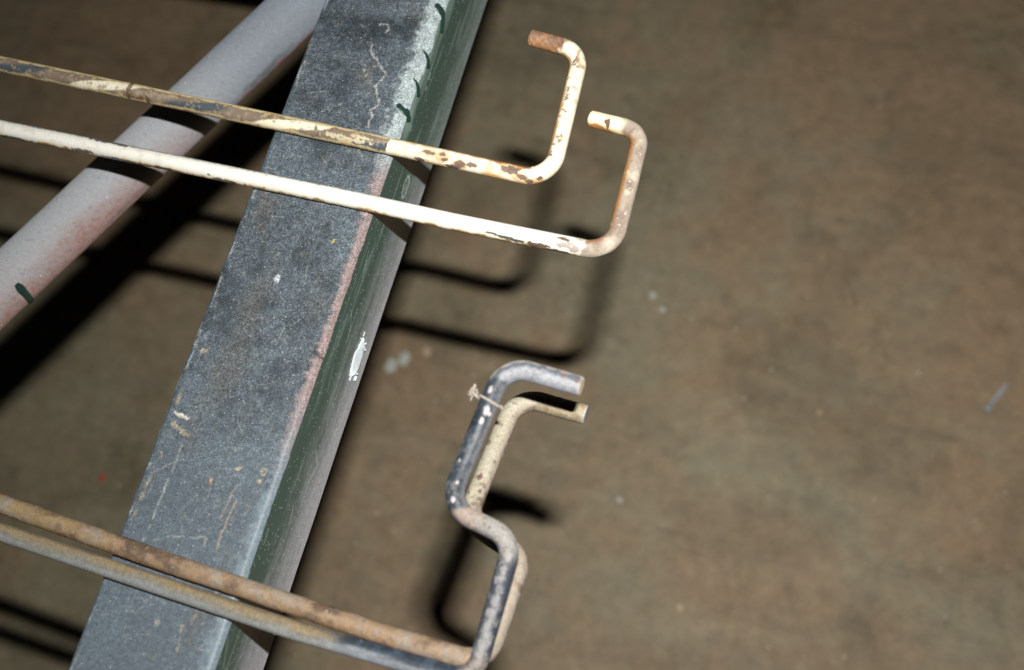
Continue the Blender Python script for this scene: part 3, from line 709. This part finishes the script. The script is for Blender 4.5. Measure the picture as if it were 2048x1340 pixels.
def paint_D(u, v, fc, P):
    n1 = fbm(P, 110, 4, 31)-.5; n2 = fbm(P, 380, 4, 32)-.5; n3 = fbm(P, 1100, 3, 33)-.5; N = len(u); uc = u+89.2
    ns = fbm(P*np.array([.3, 1, 1]), 300, 4, 34)-.5
    b = np.tile(lin(166, 138, 108), (N, 1)); b = mixc(b, lin(164, 142, 98), sst(-20, -90, uc+n1*60)*.65); b = mixc(b, lin(100, 82, 68), sst(.0, .25, n1+ns*.9)*.8)
    b = mixc(b, lin(166, 154, 138), sst(.08, .24, -n1+n2*.8)*.75); b = mixc(b, lin(166, 116, 70), sst(.16, .30, n2+ns*.5)*.4); b = mixc(b, lin(196, 190, 182), sst(.22, .32, n3+n1*.6)*.5)
    b = mixc(b, lin(184, 130, 70), sst(.78, .95, v+n2*.5)*.6)
    a = np.tile(lin(166, 152, 130), (N, 1)); a = mixc(a, lin(178, 164, 150), sst(.0, .5, v+n1)*.7); a = mixc(a, lin(148, 124, 100), sst(.05, .25, n1+n2*.5)*.6); a = mixc(a, lin(216, 206, 190), sst(.2, .3, n3+n2*.4)*.5)
    k = sst(-8, 2, u+n2*6); col = b*(1-k)[:, None]+a*k[:, None]
    c = np.tile(lin(192, 183, 160), (N, 1)); c = mixc(c, lin(206, 198, 176), sst(.05, .25, -n1+n2*.4)*.6); c = mixc(c, lin(190, 168, 156), sst(.3, .8, v+n1*.8)*.6); c = mixc(c, lin(136, 118, 94), sst(.06, .24, n2+n1*.4)*.65)
    c = mixc(c, lin(90, 76, 66), sst(.27, .33, n3+n2*.4)*.7); c = mixc(c, lin(112, 88, 78), chips(u, v, P, [(77, -.3, 1.6, .3), (72, .2, .9, .18), (84, .45, .5, .2)], .6))
    c = mixc(c, lin(140, 122, 98), sst(.02, .22, n1*.9+n2*.9)*.6); c = c*.84
    k = sst(60, 68, u+n2*4); col = col*(1-k)[:, None]+c*k[:, None]
    t_ = np.tile(lin(164, 148, 122), (N, 1)); t_ = mixc(t_, lin(206, 192, 160), sst(.05, .2, n1+n2*.6)*.6); t_ = mixc(t_, lin(136, 112, 82), sst(.1, .25, -n2+n3*.4)*.6)
    k = sst(118, 122, u+n2*4); col = col*(1-k)[:, None]+t_*k[:, None]
    col = mixc(col, lin(214, 212, 210), sst(u.max()-.6, u.max()-.1, u)*.8)
    col = mixc(col, lin(96, 82, 68), sst(.0, .26, n1*.8+n2*.8)*.55); col = mixc(col, lin(150, 142, 132), sst(.05, .3, -n1+n3)*.35); col = col*np.where(u < -6, .70, .76)[:, None]; rough = .62+n2*.2
    return col, np.clip(rough, .35, .9), n2*.0004+n3*.00022+n1*.00015

RW = 0.00325; RB = 0.00345; zw = H+RW+0.0001; zb = H+RB+0.0001
build_rod('hooked_rod', [(-.1730, .2505, zw), (-.0941, .2477, zw), (-.0170, .2448, zw), (.0239, .2432, zw), (.0489, .2420, zw), (.0637, .2416, zw)],
          [(.0621, .2958, .4301), (.0414, .2979, .4311)], (.0100, .0090), RW, paint_A, M_white,
          'ivory hooked rod with brown spiral peeling on its shaft and a rusty brown tip', 1)
build_rod('hooked_rod', [(-.1602, .2220, zw), (-.0836, .2207, zw), (-.0086, .2193, zw), (.0315, .2178, zw), (.0619, .2173, zw), (.0933, .2168, zw)],
          [(.0915, .2705, .4221), (.0703, .2734, .4201)], (.0100, .0090), RW, paint_B, M_white,
          'clean white hooked rod with rust stained beige arm and a white tip', 2)
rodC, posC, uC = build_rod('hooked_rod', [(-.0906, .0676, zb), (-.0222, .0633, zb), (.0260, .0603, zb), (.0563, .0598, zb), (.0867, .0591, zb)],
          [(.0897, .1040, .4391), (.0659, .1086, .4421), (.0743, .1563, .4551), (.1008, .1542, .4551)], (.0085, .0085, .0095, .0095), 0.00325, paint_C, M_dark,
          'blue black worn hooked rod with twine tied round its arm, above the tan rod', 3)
build_rod('hooked_rod', [(-.0950, .0772, zb), (-.0255, .0715, zb), (.0232, .0683, zb), (.0543, .0663, zb), (.0784, .0656, zb), (.0892, .0652, zb)],
          [(0.0904, 0.1031, 0.4211), (0.068, 0.1113, 0.4201), (0.0723, 0.1597, 0.4171), (0.0981, 0.158, 0.4171)], (.0085, .0085, .0095, .0095), RB, paint_D, M_tan,
          'rusty tan hooked rod with beige upper arm, half hidden beneath the blue black rod', 4)

# ------------------------------------------------------------------ scrap of twine tied round the dark rod's arm
def tube(bm, pts, r, n=6):
    pts = [Vector(p) for p in pts]; rows = []
    for i, p in enumerate(pts):
        t = (pts[min(i+1, len(pts)-1)]-pts[max(i-1, 0)]).normalized(); a = t.orthogonal().normalized(); b = t.cross(a)
        if rows:
            pa = (rows[-1][0].co-pts[i-1]); a = (pa-t*pa.dot(t)).normalized(); b = t.cross(a)
        rows.append([bm.verts.new(p+(a*math.cos(6.2832*k/n)+b*math.sin(6.2832*k/n))*r) for k in range(n)])
    for x, y in zip(rows[:-1], rows[1:]):
        for k in range(n): bm.faces.new((x[k], x[(k+1) % n], y[(k+1) % n], y[k]))
    bm.faces.new(rows[0][::-1]); bm.faces.new(rows[-1])
A0 = Vector((.0659, .1086, .4421)); A1 = Vector((.0743, .1563, .4551)); AX = (A1-A0).normalized(); AC = A0+(A1-A0)*0.735
SX = AX.cross(Vector((0, 0, 1))).normalized(); SZ = SX.cross(AX)
tw = link(bpy.data.objects.new('twine', None)); tw.location = AC
tag(tw, 'frayed bit of grey twine knotted round the arm of the blue black rod', 'twine')
bm = bmesh.new(); ring = []
for i in range(33):
    a = 6.2832*i/32; ring.append((SX*math.cos(a)+SZ*math.sin(a))*(RB+0.0004)+AX*(0.0005*math.sin(a*1+.6)-0.0008*math.cos(a)))
tube(bm, ring, 0.00042); bm_obj('loop', bm, M_twine, tw, True)
rnd = random.Random(8); bm = bmesh.new(); K = -SX*(RB+0.0016)+SZ*0.0006+AX*.0004
for s in range(9):
    p = K.copy(); d = Vector((rnd.uniform(-1, .4), rnd.uniform(-.4, 1), rnd.uniform(-.6, .8))).normalized(); pts = [p.copy()]
    for q in range(9):
        d = (d+Vector((rnd.uniform(-.8, .8), rnd.uniform(-.8, .8), rnd.uniform(-.8, .8)))).normalized(); p = p+d*0.00055
        off = p-(K+Vector((-.0013, .0010, 0)))
        if off.length > 0.0019: p = p-off*0.45
        pts.append(p.copy())
    tube(bm, pts, rnd.uniform(.00016, .00034), 5)
tube(bm, [-SX*(RB+.0002), -SX*(RB+.0012)+SZ*.0003, K, K+Vector((-.0014, .0001, 0)), K+Vector((-.0019, .0004, 0))], 0.0005)
tube(bm, [K+Vector((-.0009, .0006, 0)), K+Vector((-.0014, .0018, .0003)), K+Vector((-.0011, .0029, .0004)), K+Vector((-.0013, .0034, .0004))], 0.00048)
tube(bm, [K+Vector((-.001, -.0004, 0)), K+Vector((-.0012, -.0014, 0)), K+Vector((-.0011, -.0022, .0001))], 0.00025)
tube(bm, [SX*(RB+.0002), SX*(RB+.0009)+AX*.0002, SX*(RB+.0014)-AX*.0008], 0.0003)
bm_obj('knot', bm, M_twine, tw, True)

# ------------------------------------------------------------------ nail on the floor
N0 = Vector((.2732, .3584, 0.0021)); N1 = Vector((.2839, .3815, 0.0008)); ND = N1-N0; NL = ND.length
bm = bmesh.new(); prof = [(0, .0022), (.0009, .0022), (.0012, .0011), (NL*.55, .00105), (NL-.004, .00095), (NL, .0001)]; rows = []
q = ND.to_track_quat('Z', 'X').to_matrix()
for z, r in prof: rows.append([bm.verts.new(N0+q @ Vector((r*math.cos(6.2832*k/14), r*math.sin(6.2832*k/14), z))) for k in range(14)])
for a, b in zip(rows[:-1], rows[1:]):
    for k in range(14): bm.faces.new((a[k], a[(k+1) % 14], b[(k+1) % 14], b[k]))
bm.faces.new(rows[0][::-1]); bm.faces.new(rows[-1])
tag(bm_obj('nail', bm, M_zinc, None, True), 'small dull grey nail lying alone on the floor far right of the rods', 'nail')
